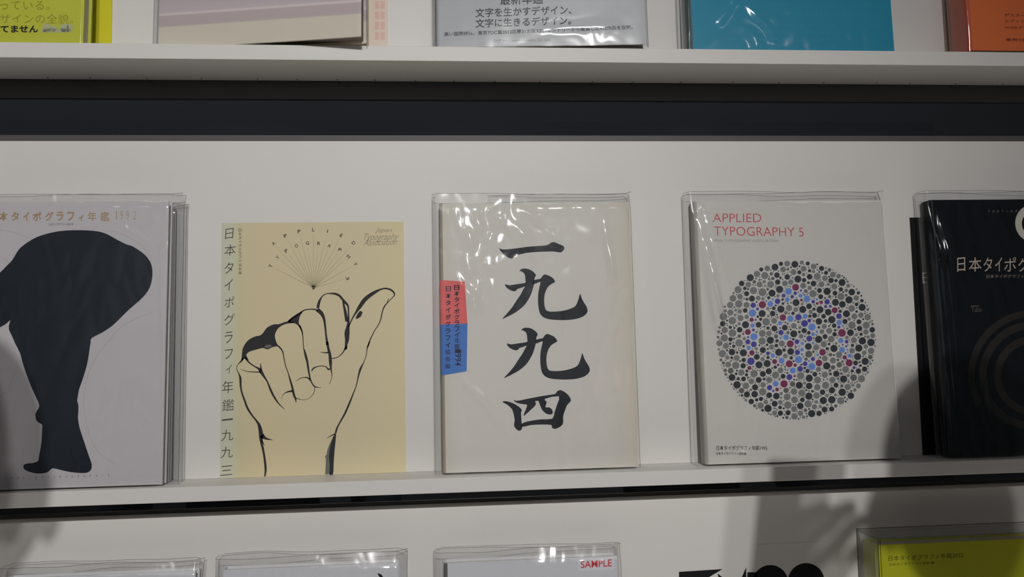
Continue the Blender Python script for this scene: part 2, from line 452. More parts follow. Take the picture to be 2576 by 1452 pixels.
st(b_(330, 150, 20), b_(370, 200, 14), b_(420, 235, 12), b_(460, 258, 20), b_(482, 285, 32), b_(510, 330, 22), b_(545, 385, 14), b_(575, 460, 20), b_(610, 530, 18), b_(650, 590, 12), b_(690, 630, 7), b_(712, 650, 4))
st(b_(478, 205, 4), b_(482, 240, 12), b_(485, 275, 22))
st(b_(285, 262, 3), b_(340, 282, 6), b_(400, 290, 8), b_(460, 292, 10), b_(485, 288, 14))
st(b_(312, 155, 22), b_(295, 185, 16), b_(265, 215, 6), b_(252, 240, 6), b_(252, 265, 6), b_(270, 305, 10), b_(285, 350, 22), b_(288, 420, 18), b_(300, 490, 16), b_(325, 560, 18), b_(355, 640, 20), b_(400, 710, 16), b_(440, 760, 18), b_(465, 800, 28), b_(480, 860, 40), b_(485, 920, 38), b_(485, 960, 24), b_(500, 1020, 22), b_(515, 1100, 20), b_(525, 1180, 22), b_(528, 1240, 20), b_(520, 1295, 14))
st(b_(490, 900, 50), b_(530, 930, 22), b_(595, 945, 4))
st(b_(490, 945, 14), b_(505, 975, 10), b_(518, 1000, 3))
st(b_(650, 40, 16), b_(690, 90, 12), b_(705, 160, 9), b_(720, 230, 9), b_(745, 300, 9), b_(765, 370, 16), b_(785, 440, 20), b_(800, 510, 22), b_(816, 550, 16), b_(820, 585, 5))
st(b_(680, 550, 3), b_(690, 520, 4), b_(720, 490, 8), b_(770, 475, 18), b_(790, 480, 12))
drawing_ink = mat('drawing_ink', C(44, 44, 46, 1.6), .6, .15)
ribbons('hand_outline', [w2(pf, smooth_open(s, 5)) for s in S], drawing_ink, pr)
mass = [A(345, 1440), A(370, 1390), A(410, 1345), A(470, 1312), A(530, 1298), A(560, 1275), A(600, 1220), A(650, 1190), A(690, 1178), A(730, 1178), A(790, 1157), A(840, 1146), A(900, 1162),
        A(820, 1172), A(760, 1195), A(715, 1235), A(692, 1285), A(690, 1310), A(705, 1370), A(740, 1430), Bq(672, 62), Bq(640, 45), Bq(600, 50), Bq(545, 72), Bq(500, 60), Bq(440, 75), Bq(380, 92), Bq(348, 115), Bq(345, 140), Bq(365, 178), Bq(325, 160), Bq(300, 185), Bq(298, 150), Bq(305, 80)]
tri = [A(828, 1152), A(880, 1110), A(940, 1068), A(992, 1038), A(962, 1085), A(948, 1130), A(947, 1165), A(962, 1200), A(985, 1250), A(992, 1300), A(975, 1255), A(945, 1200), A(905, 1170)]
wrist = [Bq(1205, 880), Bq(1200, 960), Bq(1190, 1060), Bq(1182, 1180), Bq(1176, 1272), Bq(1140, 1273), Bq(1143, 1180), Bq(1135, 1100), Bq(1150, 1010), Bq(1170, 930), Bq(1190, 892)]
for g in (mass, tri, wrist): flat_polys('hand_shading', [[pf.uv(*q) for q in smooth_closed(g, 3)]], drawing_ink, pr)
soft = mat('soft_shading_ink', C(92, 94, 88, 1.6), .6, .15)
wr2 = [Bq(1172, 925), Bq(1150, 1010), Bq(1136, 1100), Bq(1144, 1180), Bq(1141, 1273), Bq(1100, 1275), Bq(1105, 1200), Bq(1108, 1130), Bq(1098, 1100), Bq(1115, 1085), Bq(1122, 1040), Bq(1140, 990)]
flat_polys('hand_half_tone', [[pf.uv(*q) for q in wr2]], soft, pr, INK*1.6)
flat_polys('hand_half_tone', [[pf.uv(*A(*q)) for q in [(572, 1425), (600, 1400), (640, 1398), (660, 1412), (640, 1425), (600, 1432)]]], soft, pr, INK*1.6)
# fan of rays and letters
ctr = A(1105, 790)
fan = [('T', 645, 552), ('Y', 720, 460), ('P', 812, 388), ('O', 922, 335), ('G', 1040, 308), ('R', 1162, 310), ('A', 1275, 335), ('P', 1388, 378), ('H', 1480, 450), ('Y', 1555, 532), ('3', 1470, 685),
       ('A', 675, 310), ('P', 803, 228), ('P', 950, 180), ('L', 1103, 163), ('I', 1255, 178), ('E', 1402, 225), ('D', 1535, 305)]
rays = []; its = []
for ch, x, y in fan:
    p = A(x, y); dx, dy = p[0]-ctr[0], p[1]-ctr[1]; l = math.hypot(dx, dy); ux, uy = dx/l, dy/l
    q = (p[0]-ux*9, p[1]-uy*9)
    rays.append([(*pf.uv(*ctr), .0006), (*pf.uv(*q), .00014)])
    hw = {'I': 1.2, 'L': 3.2, 'E': 3.2}.get(ch, 4.0); hh = 4.3
    rx, ry = -uy, ux     # direction to the letter's right
    bl = (p[0]-ux*hh-rx*hw, p[1]-uy*hh-ry*hw); br = (p[0]-ux*hh+rx*hw, p[1]-uy*hh+ry*hw); tl = (p[0]+ux*hh-rx*hw, p[1]+uy*hh-ry*hw)
    its.append((ch, bl, br, tl, .02))
fan_ink = mat('fan_ray_ink', C(140, 132, 108, 1.6), .7, .1)
ribbons('fan_rays', rays, fan_ink, pr)
grey_ink = mat('grey_ink', C(88, 82, 74, 1.5), .7, .1)
lettering('fan_letters', pf, pr, grey_ink, its, INK*1.5)
flat_polys('fan_hub', [[pf.uv(ctr[0]+3.6*math.cos(t*math.pi/8), ctr[1]+3.6*math.sin(t*math.pi/8)) for t in range(16)]], grey_ink, pr, INK*1.7)
txt_ink = mat('print_text_ink', C(74, 72, 66, 1.5), .7, .1)
its = []
for ch, x, y, hw, hh in [('日', 577, 588, 10, 13), ('本', 579, 629, 14, 14), ('タ', 576, 674, 11, 14), ('イ', 575, 717, 10, 14), ('ポ', 577, 760, 12, 13), ('グ', 577, 804, 13, 14), ('ラ', 575, 849, 10, 14),
                         ('フ', 575, 891, 10, 12), ('ィ', 576, 929, 7, 11), ('年', 573, 974, 14, 16), ('鑑', 574, 1019, 15, 14), ('一', 572, 1056, 14, 2), ('九', 572, 1095, 15, 14), ('九', 571, 1138, 15, 14), ('三', 570, 1184, 15, 12)]:
    its.append((ch, (x-hw-1, y+hh+1.5), (x+hw-1, y+hh-1.5), (x-hw+1, y-hh+1.5), -.006))
lettering('title_column', pf, pr, txt_ink, its)
its = []
for i, ch in enumerate('日本タイポグラフィ協会編'):
    y = 579+i*9.75; its.append((ch, (600, y+4), (607.5, y+4), (600, y-4)))
lettering('subtitle_column', pf, pr, fan_ink if False else grey_ink, its)
pale_ink = mat('pale_script_ink', C(138, 132, 112, 1.6), .7, .1)
lettering('script_logo', pf, pr, pale_ink, [('Japan', (942, 588), (985, 588), (944, 573), -.004, .35), ('Typography', (914, 609), (1001, 608), (917, 588), -.004, .35), ('Association', (914, 618), (998, 616), (917, 602), -.004, .35)])

# ---- 1994 book: white with four brush numerals
cream = ramp_mat('aged_white_cover', 0, [(0, C(168, 160, 147, 2.0)), (.006, C(170, 165, 155, 2.0)), (.022, C(173, 169, 163, 2.0)), (.19, C(172, 168, 162, 2.0)), (.222, C(170, 165, 155, 2.0)), (.232, C(167, 160, 147, 2.0))], .55, .2, .002)
cream_sp = mat('aged_spine_paper', C(140, 132, 118), .7, .1)
b94, f94, W94, H94 = make_book('yearbook', 'white clothbound yearbook with four black brush numerals and a red and blue band', 'book', (1113, 1191), (1606, 1177), (1108, 512), -.0292, 0, .0175, 2.0, cream, cream_sp,
    sleeved=dict(left=.0085, right=.0042, top=.0115, seed=3, amp=.0017, ridges=[(.066, .309, .1, .277, .008, .0042), (.016, .238, .04, .196, .006, .0056), (.030, .30, .036, .268, .006, .0042), (.044, .309, .048, .285, .005, .003), (.03, .262, .034, .232, .006, .0038), (.199, .30, .2045, .235, .003, .006)], crumple=[(.055, .255, (.045, .06), .0016), (.09, .305, (.05, .02), .0016), (.03, .17, (.02, .05), .0009), (.16, .27, (.04, .05), .0005), (.06, .09, (.035, .02), .0010), (.185, .285, (.02, .03), .0012)],
                 creases=[(.045, .245, .03, .055, .004, .0016), (.07, .3, .045, -.06, .003, .0018), (.03, .26, -.012, .05, .003, .0014), (.026, .165, .022, .06, .0035, .0015), (.025, .11, .06, -.075, .006, .0018), (.1, .31, .05, -.05, .004, .0012)]))
c1 = lambda x, y: (1060+x/3.7233, 470+y/3.7233)
c2 = lambda x, y: (1060+x/3.63, 830+y/3.63)
ichi = [(733, 572), (742, 582), (770, 588), (850, 582), (1000, 562), (1120, 553), (1175, 548), (1200, 535), (1215, 524), (1240, 518), (1265, 527), (1290, 538), (1320, 550), (1335, 562), (1340, 575), (1333, 592), (1320, 607), (1300, 615), (1265, 610), (1230, 606), (1180, 607), (1100, 610), (980, 620), (880, 648), (865, 663), (848, 672), (825, 668), (790, 648), (760, 622), (740, 598), (733, 585)]
ka = [(918, 793), (925, 780), (938, 771), (960, 766), (1000, 770), (1035, 787), (1060, 808), (1073, 830), (1062, 850), (1058, 880), (1055, 912), (1048, 940), (1030, 1000), (1000, 1060), (960, 1115), (900, 1165), (840, 1200), (790, 1225), (757, 1237), (800, 1190), (850, 1130), (895, 1060), (930, 1010), (955, 960), (970, 935), (930, 948), (900, 958), (880, 978), (850, 975), (810, 955), (787, 930), (785, 912), (800, 918), (830, 922), (900, 912), (972, 900), (975, 875), (972, 840), (965, 815), (945, 797), (930, 790)]
kb = [(1052, 876), (1115, 862), (1130, 840), (1155, 822), (1185, 830), (1225, 850), (1248, 878), (1250, 893), (1230, 905), (1195, 928), (1170, 965), (1155, 1010), (1150, 1060), (1153, 1110), (1162, 1145), (1182, 1165), (1230, 1170), (1310, 1165), (1390, 1145), (1440, 1120), (1460, 1085), (1475, 1040), (1485, 1003), (1492, 1015), (1502, 1045), (1520, 1080), (1548, 1125), (1557, 1160), (1548, 1185), (1515, 1215), (1450, 1238), (1370, 1248), (1270, 1248), (1190, 1240), (1140, 1220), (1110, 1185), (1097, 1130), (1092, 1060), (1096, 990), (1108, 930), (1115, 892), (1090, 898), (1048, 912)]
yl = [(743, 662), (752, 652), (790, 655), (840, 672), (880, 695), (905, 715), (918, 735), (910, 755), (912, 800), (915, 850), (918, 870), (920, 895), (910, 915), (890, 922), (865, 905), (848, 880), (848, 850), (852, 830), (845, 780), (830, 730), (800, 695), (765, 672)]
yr = [(846, 640), (862, 648), (900, 645), (960, 632), (1100, 605), (1190, 592), (1225, 583), (1240, 562), (1270, 550), (1310, 570), (1345, 600), (1366, 640), (1355, 662), (1330, 690), (1310, 740), (1295, 790), (1295, 840), (1285, 870), (1250, 895), (1215, 905), (1190, 890), (1185, 868), (1090, 865), (1000, 870), (914, 888), (914, 860), (970, 837), (1090, 818), (1195, 812), (1215, 755), (1240, 680), (1256, 606), (1128, 630), (1143, 655), (1140, 680), (1133, 700), (1140, 710), (1165, 708), (1190, 725), (1200, 750), (1195, 768), (1170, 773), (1140, 765), (1105, 735), (1088, 700), (1075, 665), (1065, 648), (1035, 655), (1045, 665), (1040, 690), (1000, 730), (950, 775), (933, 785), (945, 750), (960, 710), (965, 685), (940, 680), (905, 675), (870, 665), (850, 652)]
def sharp(pts, n=2): return smooth_closed(pts, n)
polys = [[c1(*p) for p in sharp(ichi)], [c1(*p) for p in sharp(ka)], [c1(*p) for p in sharp(kb)],
         [c1(p[0]+17, p[1]+554) for p in sharp(ka)], [c1(p[0]+21, p[1]+557) for p in sharp(kb)], [c2(*p) for p in sharp(yl)], [c2(*p) for p in sharp(yr)]]
nm = flat_polys('brush_numeral', [[f94.uv(*q) for q in polys[0]]], ink_brush, b94)
flat_polys('brush_numeral', [[f94.uv(*q) for q in g] for g in polys[1:3]], ink_brush, b94)
flat_polys('brush_numeral', [[f94.uv(*q) for q in g] for g in polys[3:5]], ink_brush, b94)
flat_polys('brush_numeral', [[f94.uv(*q) for q in g] for g in polys[5:7]], ink_brush, b94)
# paper band wrapped over the spine: red over blue
def band(name, m, pts):
    P = [f94.uv(*p) for p in pts]            # TL TR BR BL
    n = 6; V = []; Fs = []
    o_ = .00035
    prof = [(.0035, -o_)]+[(.0035*(1-math.sin(math.pi/2*i/n))-o_*math.sin(math.pi/2*i/n), .0035-.0035*math.cos(math.pi/2*i/n)-o_*math.cos(math.pi/2*i/n)) for i in range(n+1)]+[(-o_, .0165)]
    top = [(P[1][0], -o_, P[1][1])]+[(x, y, P[0][1]) for x, y in prof]
    bot = [(P[2][0], -o_, P[2][1])]+[(x, y, P[3][1]) for x, y in prof]
    V = top+bot; N = len(top)
    Fs = [(i, i+1, N+i+1, N+i) for i in range(N-1)]
    return mesh_obj(name, V, Fs, m, b94, smooth=False)
redb = mat('red_band_paper', C(196, 88, 86, 2.0), .6, .2); blub = mat('blue_band_paper', C(62, 100, 158, 2.0), .6, .2)
band('paper_band', redb, [(1106, 705), (1169, 709), (1176, 814), (1108, 817)])['label'] = 'red half of the paper band'
band('paper_band', blub, [(1108, 817), (1176, 814), (1174, 934), (1108, 944)])['label'] = 'blue half of the paper band'
its = []
def vert(s, x0, y0, x1, y1, size, rot=False):
    n = len(s)
    for i, ch in enumerate(s):
        t = i/(n-1); x = x0+(x1-x0)*t; y = y0+(y1-y0)*t; r = size/2
        if ch in '0123456789': its.append((ch, (x-r, y-r*.62), (x-r, y+r*.62), (x+r, y-r*.62), .01))
        else: its.append((ch, (x-r, y+r), (x+r, y+r), (x-r, y-r), .02 if ch not in '年鑑協会編' else .004))
vert('日本タイポグラフィ協会編', 1128, 727, 1126, 921, 13)
vert('日本タイポグラフィ年鑑', 1149, 724, 1150, 872, 13)
for i, ch in enumerate('1994'):
    y = 884+i*10.6; its.append((ch, (1144.5, y-4.4), (1144.5, y+4.4), (1160, y-4.4), .01))
lettering('band_text', f94, b94, mat('band_ink', C(52, 46, 62, 1.6), .6, .1), its, .00052)

# ---- 1995 book: white with circle of dots
wh95 = mat('white_jacket', C(168, 165, 160, 1.95), .5, .25); sp95 = mat('grey_white_spine', C(150, 147, 141), .6, .2)
b95, f95, W95, H95 = make_book('yearbook', 'white yearbook with a large circle of grey, blue and maroon dots', 'book', (1775, 1171), (2268, 1176), (1764, 507), -.0305, 0, .019, 1.8, wh95, sp95,
    sleeved=dict(left=.0105, right=.0032, top=.012, seed=11, amp=.0012, loop=.8, ridges=[(.002, .309, .022, .185, .006, .0135)], crumple=[(.03, .29, (.04, .03), .0011), (.045, .012, (.05, .012), .0016), (.008, .2, (.012, .12), .0010)], creases=[(.012, .31, .03, -.12, .003, .0022), (.03, .012, .09, -.004, .005, .002)]))
q1 = lambda x, y, r: (1700+x/3.7233, 470+y/3.7233, r/3.7233)
q2 = lambda x, y, r: (1700+x/3.63, 830+y/3.63, r/3.63)
D1 = '1122,942,32,M 1055,980,32,B 1118,998,17,P 1172,972,11,P 1148,988,6,M 1010,1020,19,P 1090,1030,17,P 1168,1020,19,B 1228,1050,32,B 1176,1062,13,M 1128,1040,6,P 1044,1058,22,B 953,1073,26,P 908,1055,10,B 885,1098,28,B 847,1070,8,P 811,1105,34,M 757,1080,9,M 725,1110,25,P 765,1145,14,P 718,1183,35,B 710,1246,20,M 748,1247,10,P 718,1300,20,B 727,1342,14,P 1320,1055,11,B 1287,1077,17,P 1325,1093,14,M 1362,1083,17,M 1417,1078,25,P 1403,1122,15,P 1447,1120,14,P 1488,1157,28,M 1483,1198,6,M 1528,1212,26,P 1530,1272,25,B 1566,1303,11,B 1527,1315,15,P 1003,1225,30,M 1073,1236,30,B 1148,1222,30,P 1212,1213,23,B 1250,1254,18,P 1292,1257,9,M 1205,1281,32,P 1275,1314,34,B 977,1278,20,B 1025,1270,8,M 977,1323,9,P 1320,1358,13,B'
D2 = '658,20,27,M 615,38,10,M 713,63,33,B 660,68,10,P 658,110,23,P 712,132,27,P 665,165,20,B 695,210,24,M 663,237,9,M 686,287,34,P 672,348,19,M 960,25,24,P 1007,68,26,B 956,75,12,B 1045,128,32,M 1106,108,22,P 1155,125,16,B 1219,80,27,P 1253,40,18,B 1286,15,13,B 1183,105,9,P 1254,120,12,B 1125,148,9,B 1095,157,10,M 1152,182,17,B 1110,206,24,P 1153,223,11,B 1121,272,33,B 1180,310,22,P 1215,285,10,B 1252,266,19,P 1295,228,13,B 1340,205,30,M 1307,303,30,M 1242,335,33,B 1135,357,26,P 1069,372,27,B 1090,323,16,M 1036,310,32,M 966,282,27,B 902,290,23,M 935,320,12,M 1020,368,9,B 886,235,19,B 841,215,18,P 920,250,7,P 1037,432,27,P 1085,422,11,M 988,493,33,M 912,492,27,B 957,532,6,M 925,545,17,M 856,528,24,P 890,558,11,P 1517,28,35,M 1507,98,24,B 1560,108,17,P 1525,135,8,P 1556,150,10,P 1519,182,26,B 1567,182,9,B 1549,213,9,P 1588,237,19,B 1542,252,19,M 1563,270,7,P 1583,302,32,M 1627,345,14,P'
G1 = '1115,727,32,K 1043,720,27,G 985,722,19,K 1180,710,19,G 1236,719,19,K 929,753,32,K 857,765,26,G 800,775,19,K 1290,748,27,G 1365,765,24,K 1197,768,27,G 1005,775,27,G 1102,800,28,G 1157,802,19,K 760,818,30,G 833,832,33,G 697,852,33,K 947,828,26,K 1044,845,26,K 1143,865,33,K 1253,843,26,K 1325,840,33,G 1397,857,27,G 1407,806,19,K 1471,824,27,G 1557,897,33,K 617,906,26,K 679,917,27,G 785,915,28,G 888,915,32,G 954,893,25,K 1022,906,27,G 1193,927,28,G 1290,907,27,K 1364,914,28,G 1485,935,28,G 1417,980,34,K 1345,972,23,K 583,965,34,G 727,972,34,G 811,988,37,G 901,997,33,K 972,962,34,K 1285,1002,34,G 1491,997,23,K 1547,1028,33,G 1615,927,19,G 1648,987,31,K 1690,1042,26,G 1622,1060,34,K 1743,1068,17,K 1745,1130,33,K 1797,1222,30,G 1672,1215,28,G 1733,1203,26,G 1598,1190,33,K 1647,1140,31,G 1495,1083,33,K 1357,1030,23,K 713,1048,28,K 602,1030,27,G 663,1002,24,K 535,1045,32,G 509,1108,30,G 589,1098,35,G 663,1107,28,G 809,1188,33,K 907,1188,26,K 984,1147,34,K 1126,1085,33,K 1060,1136,30,G 1123,1150,23,G 1189,1150,33,K 1248,1120,27,K 1350,1152,33,K 1428,1175,31,K 1461,1245,34,K 1300,1205,24,K 1340,1262,31,K 1390,1308,24,G 447,1217,36,G 511,1178,29,G 529,1255,36,G 606,1230,29,G 846,1265,35,G 921,1256,28,G 775,1293,27,K 653,1293,33,K 598,1340,26,K 458,1343,30,G 531,1370,36,G 1021,1320,27,K 1105,1303,27,G 923,1328,28,K 1202,1348,25,K 1105,1378,33,K 1437,1350,28,G 1783,1298,33,G 1715,1265,23,K 1650,1297,35,G 1721,1328,25,K 1584,1262,24,K'
G2 = '1782,115,34,K 1783,192,29,G 1671,167,33,K 1729,288,33,K 1695,447,33,G 1667,512,23,G 1598,602,30,K 1532,450,33,K 1570,522,29,G 1506,648,33,G 1426,552,29,K 1347,646,33,K 1285,600,30,G 1215,606,33,K 1292,525,29,G 1368,507,33,G 1218,442,33,K 1127,507,32,K 1079,563,30,G 1023,688,34,G 1137,695,30,K 1241,765,33,K 1083,790,30,G 1358,728,27,K 842,717,34,K 903,675,27,K 774,692,29,G 918,605,30,K 793,566,34,G 720,588,30,K 649,590,28,K 559,503,34,K 513,435,31,K 547,325,34,G 617,210,33,K 443,75,33,G 519,28,34,G 577,120,35,G 425,218,34,G 478,317,27,G 714,400,34,G 910,413,33,G 795,403,27,K 834,308,33,K 940,205,33,K 863,95,33,K 795,185,28,K 1210,152,31,K 1304,87,33,K 1378,330,33,K 1444,170,33,K 1419,85,30,G 1465,402,29,K 1361,410,29,G 1435,280,28,G 1490,228,29,G 1077,35,32,K 968,125,28,G 1282,160,28,G 902,760,23,G 1139,762,25,G 1308,763,25,K 1025,757,24,K 1423,723,23,K 1667,377,25,K 757,458,27,K 853,458,29,G 690,470,26,G 640,512,30,G 598,390,29,G 513,203,30,K 556,257,28,G 457,147,28,G'
dots = []
for src, fn in ((D1, q1), (D2, q2), (G1, q1), (G2, q2)):
    for tk in src.split():
        x, y, r, c_ = tk.split(','); p = fn(float(x), float(y), float(r)); 
        if all(math.hypot(p[0]-d[0], p[1]-d[1]) > (p[2]+d[2])*.86 for d in dots): dots.append((p[0], p[1], p[2], c_))
CX, CY, CR = 2003, 856, 201
cell = {}
def near(x, y):
    gx, gy = int(x//22), int(y//22)
    for i in (-1, 0, 1):
        for j in (-1, 0, 1):
            yield from cell.get((gx+i, gy+j), ())
for d in dots: cell.setdefault((int(d[0]//22), int(d[1]//22)), []).append(d)
for rad, tries in ((9, 1500), (7.4, 3000), (6, 3500), (4.6, 6000), (3.6, 7000), (2.6, 9000), (1.6, 12000)):
    for _ in range(tries):
        an = random.random()*6.2832; rr = math.sqrt(random.random())*(CR-rad); x = CX+rr*math.cos(an); y = CY+rr*math.sin(an)
        r = rad*random.uniform(.9, 1.05)
        if all(math.hypot(x-d[0], y-d[1]) > r+d[2]+1.0 for d in near(x, y)):
            d = (x, y, r, random.choice('KGGKH')); dots.append(d); cell.setdefault((int(x//22), int(y//22)), []).append(d)
dm = [mat('dot_dark', C(44, 48, 52, 1.9), .6, .2), mat('dot_grey', C(102, 104, 103, 1.9), .6, .2), mat('dot_mid', C(82, 84, 82, 1.9), .6, .2), mat('dot_blue', C(88, 118, 176, 1.9), .6, .2), mat('dot_violet', C(62, 60, 128, 1.9), .6, .2), mat('dot_maroon', C(102, 42, 72, 1.9), .6, .2)]
di = dict(K=0, G=1, H=2, B=3, P=4, M=5)
def disc(f, x, y, r, n=18): return [f.uv(x+r*math.cos(2*math.pi*k/n), y+r*math.sin(2*math.pi*k/n)) for k in range(n)]
flat_polys('dot_print', [disc(f95, x, y, r, 20 if r > 5 else 10) for x, y, r, c_ in dots], dm[0], b95, mats=dm, idx=[di[d[3]] for d in dots])['label'] = 'circle of printed dots'
rose = mat('rose_red_ink', C(165, 62, 76, 1.9), .6, .2)
lettering('title', f95, b95, rose, [('APPLIED', (1793, 559), (1915, 559), (1793, 537.5), -.012), ('TYPOGRAPHY 5', (1797, 592.5), (2022, 595), (1796, 570), -.012)])
lettering('subtitle', f95, b95, mat('light_grey_ink', C(118, 116, 114, 1.9), .6, .2), [('JAPAN TYPOGRAPHY ASSOCIATION', (1789, 610.5), (1958, 611.5), (1789, 602), -.01)])
lettering('imprint', f95, b95, mat('small_text_ink', C(60, 58, 58, 1.9), .6, .2), [('日本タイポグラフィ年鑑1995', (1802, 1133), (1930, 1133.5), (1802, 1121), .01), ('日本タイポグラフィ協会編', (1802, 1145), (1877, 1145), (1802, 1137.5), .01)])

# ---- 1992 book with the bending figure
li = mat('lilac_white_jacket', C(160, 156, 158, 1.95), .45, .3, .02, 5)
b92, f92, W92, H92 = make_book('yearbook', 'pale lilac yearbook with a black silhouette of a person bending over', 'book', (-92, 1240), (408, 1221), (409, 506), -.0395, 0, .0128, 1.9, li, li, w_=None,
    sleeved=dict(left=.006, right=.0155, top=.0085, seed=21, amp=.0011, crumple=[(.20, .28, (.018, .03), .0013), (.205, .15, (.008, .13), .0006), (.135, .03, (.03, .02), .0006)], creases=[(.2, .3, .012, -.25, .0022, .0012), (.19, .27, -.03, .02, .002, .001)]))
e1 = lambda x, y: (x/3.63, 460+y/3.63)
e2 = lambda x, y: (x/3.63, 840+y/3.63)
sil = [e1(*p) for p in [(-250, 960), (-120, 900), (0, 820), (60, 760), (110, 710), (140, 660), (180, 600), (250, 545), (340, 495), (450, 460), (560, 440), (680, 433), (800, 435), (900, 445), (980, 470), (1060, 515), (1160, 565), (1200, 575), (1260, 610), (1320, 655), (1365, 710), (1388, 770), (1392, 840), (1380, 920), (1350, 990), (1300, 1050), (1240, 1105), (1170, 1165), (1090, 1245), (1020, 1310), (930, 1370), (838, 1417)]]
sil += [e2(*p) for p in [(828, 80), (820, 130), (805, 230), (785, 320), (750, 430), (722, 510), (708, 590), (705, 615), (716, 650), (715, 720), (712, 770), (725, 850), (750, 930), (780, 1020), (810, 1110), (835, 1180), (838, 1220), (825, 1250), (795, 1268), (740, 1272), (640, 1262), (560, 1245), (490, 1228), (465, 1238), (440, 1260), (400, 1273), (340, 1276), (270, 1262), (225, 1240), (212, 1215), (220, 1195), (250, 1185), (300, 1180), (340, 1168), (352, 1150), (358, 1110), (372, 1040), (382, 950), (385, 880), (385, 830), (360, 815), (335, 795), (325, 760), (325, 730), (340, 700), (358, 665), (350, 625), (320, 560), (280, 470), (235, 350), (200, 240), (185, 180), (140, 90), (110, 20)]]
sil += [e1(*p) for p in [(82, 1340), (85, 1290), (95, 1252), (60, 1285), (0, 1320), (-120, 1370), (-250, 1400)]]
flat_polys('silhouette', [[f92.uv(*q) for q in smooth_closed(sil, 2)]], mat('silhouette_ink', C(30, 36, 44, 1.5), .5, .25), b92)['label'] = 'black bending figure with one shoe'
pinkl = mat('thin_pink_line', C(150, 128, 130, 1.9), .6, .2)
def arc(pts): return [(*f92.uv(*p), .00028) for p in smooth_open(pts, 5)]
for ar_ in [arc([e1(940, 435), e1(1060, 450), e1(1150, 485), e1(1240, 535), e1(1310, 590), e1(1365, 665), e1(1388, 720)]),
                    arc([e1(1398, 1180), e1(1250, 1235), e1(1120, 1310), e1(1050, 1370), e1(1000, 1430)]) ,
                    arc([e2(1050, 20), e2(940, 120), e2(850, 270), e2(790, 420), e2(765, 600), e2(775, 750), e2(810, 900), e2(870, 1040), e2(960, 1130), e2(1060, 1195)]),
                    arc([e1(0, 428), e1(120, 450), e1(220, 485), e1(300, 520)]), arc([e1(0, 672), e1(60, 710), e1(110, 745)]),
                    arc([e2(0, 320), e2(90, 335), e2(120, 370), e2(110, 430), e2(70, 500), e2(0, 570)])]: ribbons('thin_arc', [ar_], pinkl, b92)
gold = mat('gold_ink', C(142, 122, 92, 1.8), .55, .2)
its = []
for ch, x, hw in [('日', -24, 9), ('本', 9, 11), ('タ', 38, 10), ('イ', 66, 8), ('ポ', 93, 11), ('グ', 124, 11), ('ラ', 151, 9), ('フ', 178, 9), ('ィ', 204, 6), ('年', 232, 11), ('鑑', 264, 11.5)]:
    s_ = 12 if ch != 'ィ' else 8; yb = 556
    its.append((ch, (x-hw, yb), (x+hw, yb), (x-hw, yb-2*s_+1), .028 if ch not in '年鑑' else .006))
for ch, x in zip('1992', (293, 306, 321, 339)): its.append((ch, (x-(3.5 if ch != '1' else 1), 552), (x+(3.5 if ch != '1' else 1), 552), (x-(3.5 if ch != '1' else 1), 531), -.02))
lettering('title', f92, b92, gold, its)
lettering('subtitle', f92, b92, mat('subtitle_grey_ink', C(120, 116, 118, 1.9), .6, .2), [('日本タイポグラフィ協会 編', (123, 568), (184, 567), (123, 561.5), .02)])
its = []
for i, ch in enumerate('APPLIEDTYPOGRAPHY2'):
    x = 15+i*15.2; hw = .5 if ch == 'I' else 2; its.append((ch, (x-hw, 1207-i*.45), (x+hw, 1207-i*.45), (x-hw, 1201-i*.45), .0))
lettering('footer_letters', f92, b92, mat('footer_ink', C(100, 96, 98, 1.7), .6, .2), its)
# second copy behind it, in its own sleeve
b92b, fb, _, _ = make_book('yearbook', 'sleeved grey yearbook almost hidden behind the bending silhouette book', 'book', (-80, 1236), (424, 1214), (424, 520), -.0205, 0, .0085, 1.3, mat('grey_jacket', C(150, 149, 148), .5, .3), li,
    sleeved=dict(left=.004, right=.0135, top=.004, seed=31, amp=.0006))

# ---- 1996 black book and black print on the panel
blk = mat('black_jacket', (0.004, 0.0058, 0.009, 1), .4, .2)
blk2 = mat('black_print_paper', (0.0095, 0.0092, 0.01, 1), .45, .3)
silver = mat('warm_silver_ink', C(172, 158, 146, 1.5), .5, .3)
bp, fp, _, _ = wall_print('cover_print', 'black print flat against the panel, its left edge showing beside the black yearbook', 'poster', (2322.5, 1147), (2800, 1131), 547, blk2, 0.0)
lettering('title', fp, bp, silver, [('日本', (2321, 714), (2380, 712), (2320, 684), .0)])
b96, f96, W96, H96 = make_book('yearbook', 'black yearbook with silver title and large rings at the right edge', 'book', (2391, 1153), (2880, 1150), (2362, 503), -.0335, 0, .021, 2.0, blk, blk,
    sleeved=dict(left=.009, right=.004, top=.0115, seed=41, amp=.0011, ridges=[(-.001, .31, .004, .25, .003, .006), (.0085, .31, .013, .25, .003, .006)], crumple=[(.01, .28, (.014, .05), .0012), (.012, .15, (.01, .12), .0007)], loop=1.0, creases=[(.001, .3, .004, -.28, .0018, .0012), (.008, .3, .004, -.24, .002, .0013), (.016, .3, .004, -.2, .002, .0012)]))
its = []
for ch, x, hw in [('日', 2418, 10), ('本', 2453, 16), ('タ', 2485, 11), ('イ', 2512, 9), ('ポ', 2541, 15), ('グ', 2575, 14), ('ラ', 2606, 12), ('フ', 2638, 12), ('ィ', 2666, 8), ('年', 2700, 16), ('鑑', 2735, 17)]:
    its.append((ch, (x-hw, 684), (x+hw, 682), (x-hw, 649), .004))
lettering('title', f96, b96, silver, its)
lettering('subtitle', f96, b96, mat('dim_silver_ink', C(120, 112, 104, 1.5), .5, .3), [('日本タイポグラフィ協会編', (2481, 700), (2610, 699), (2481, 691), .01)])
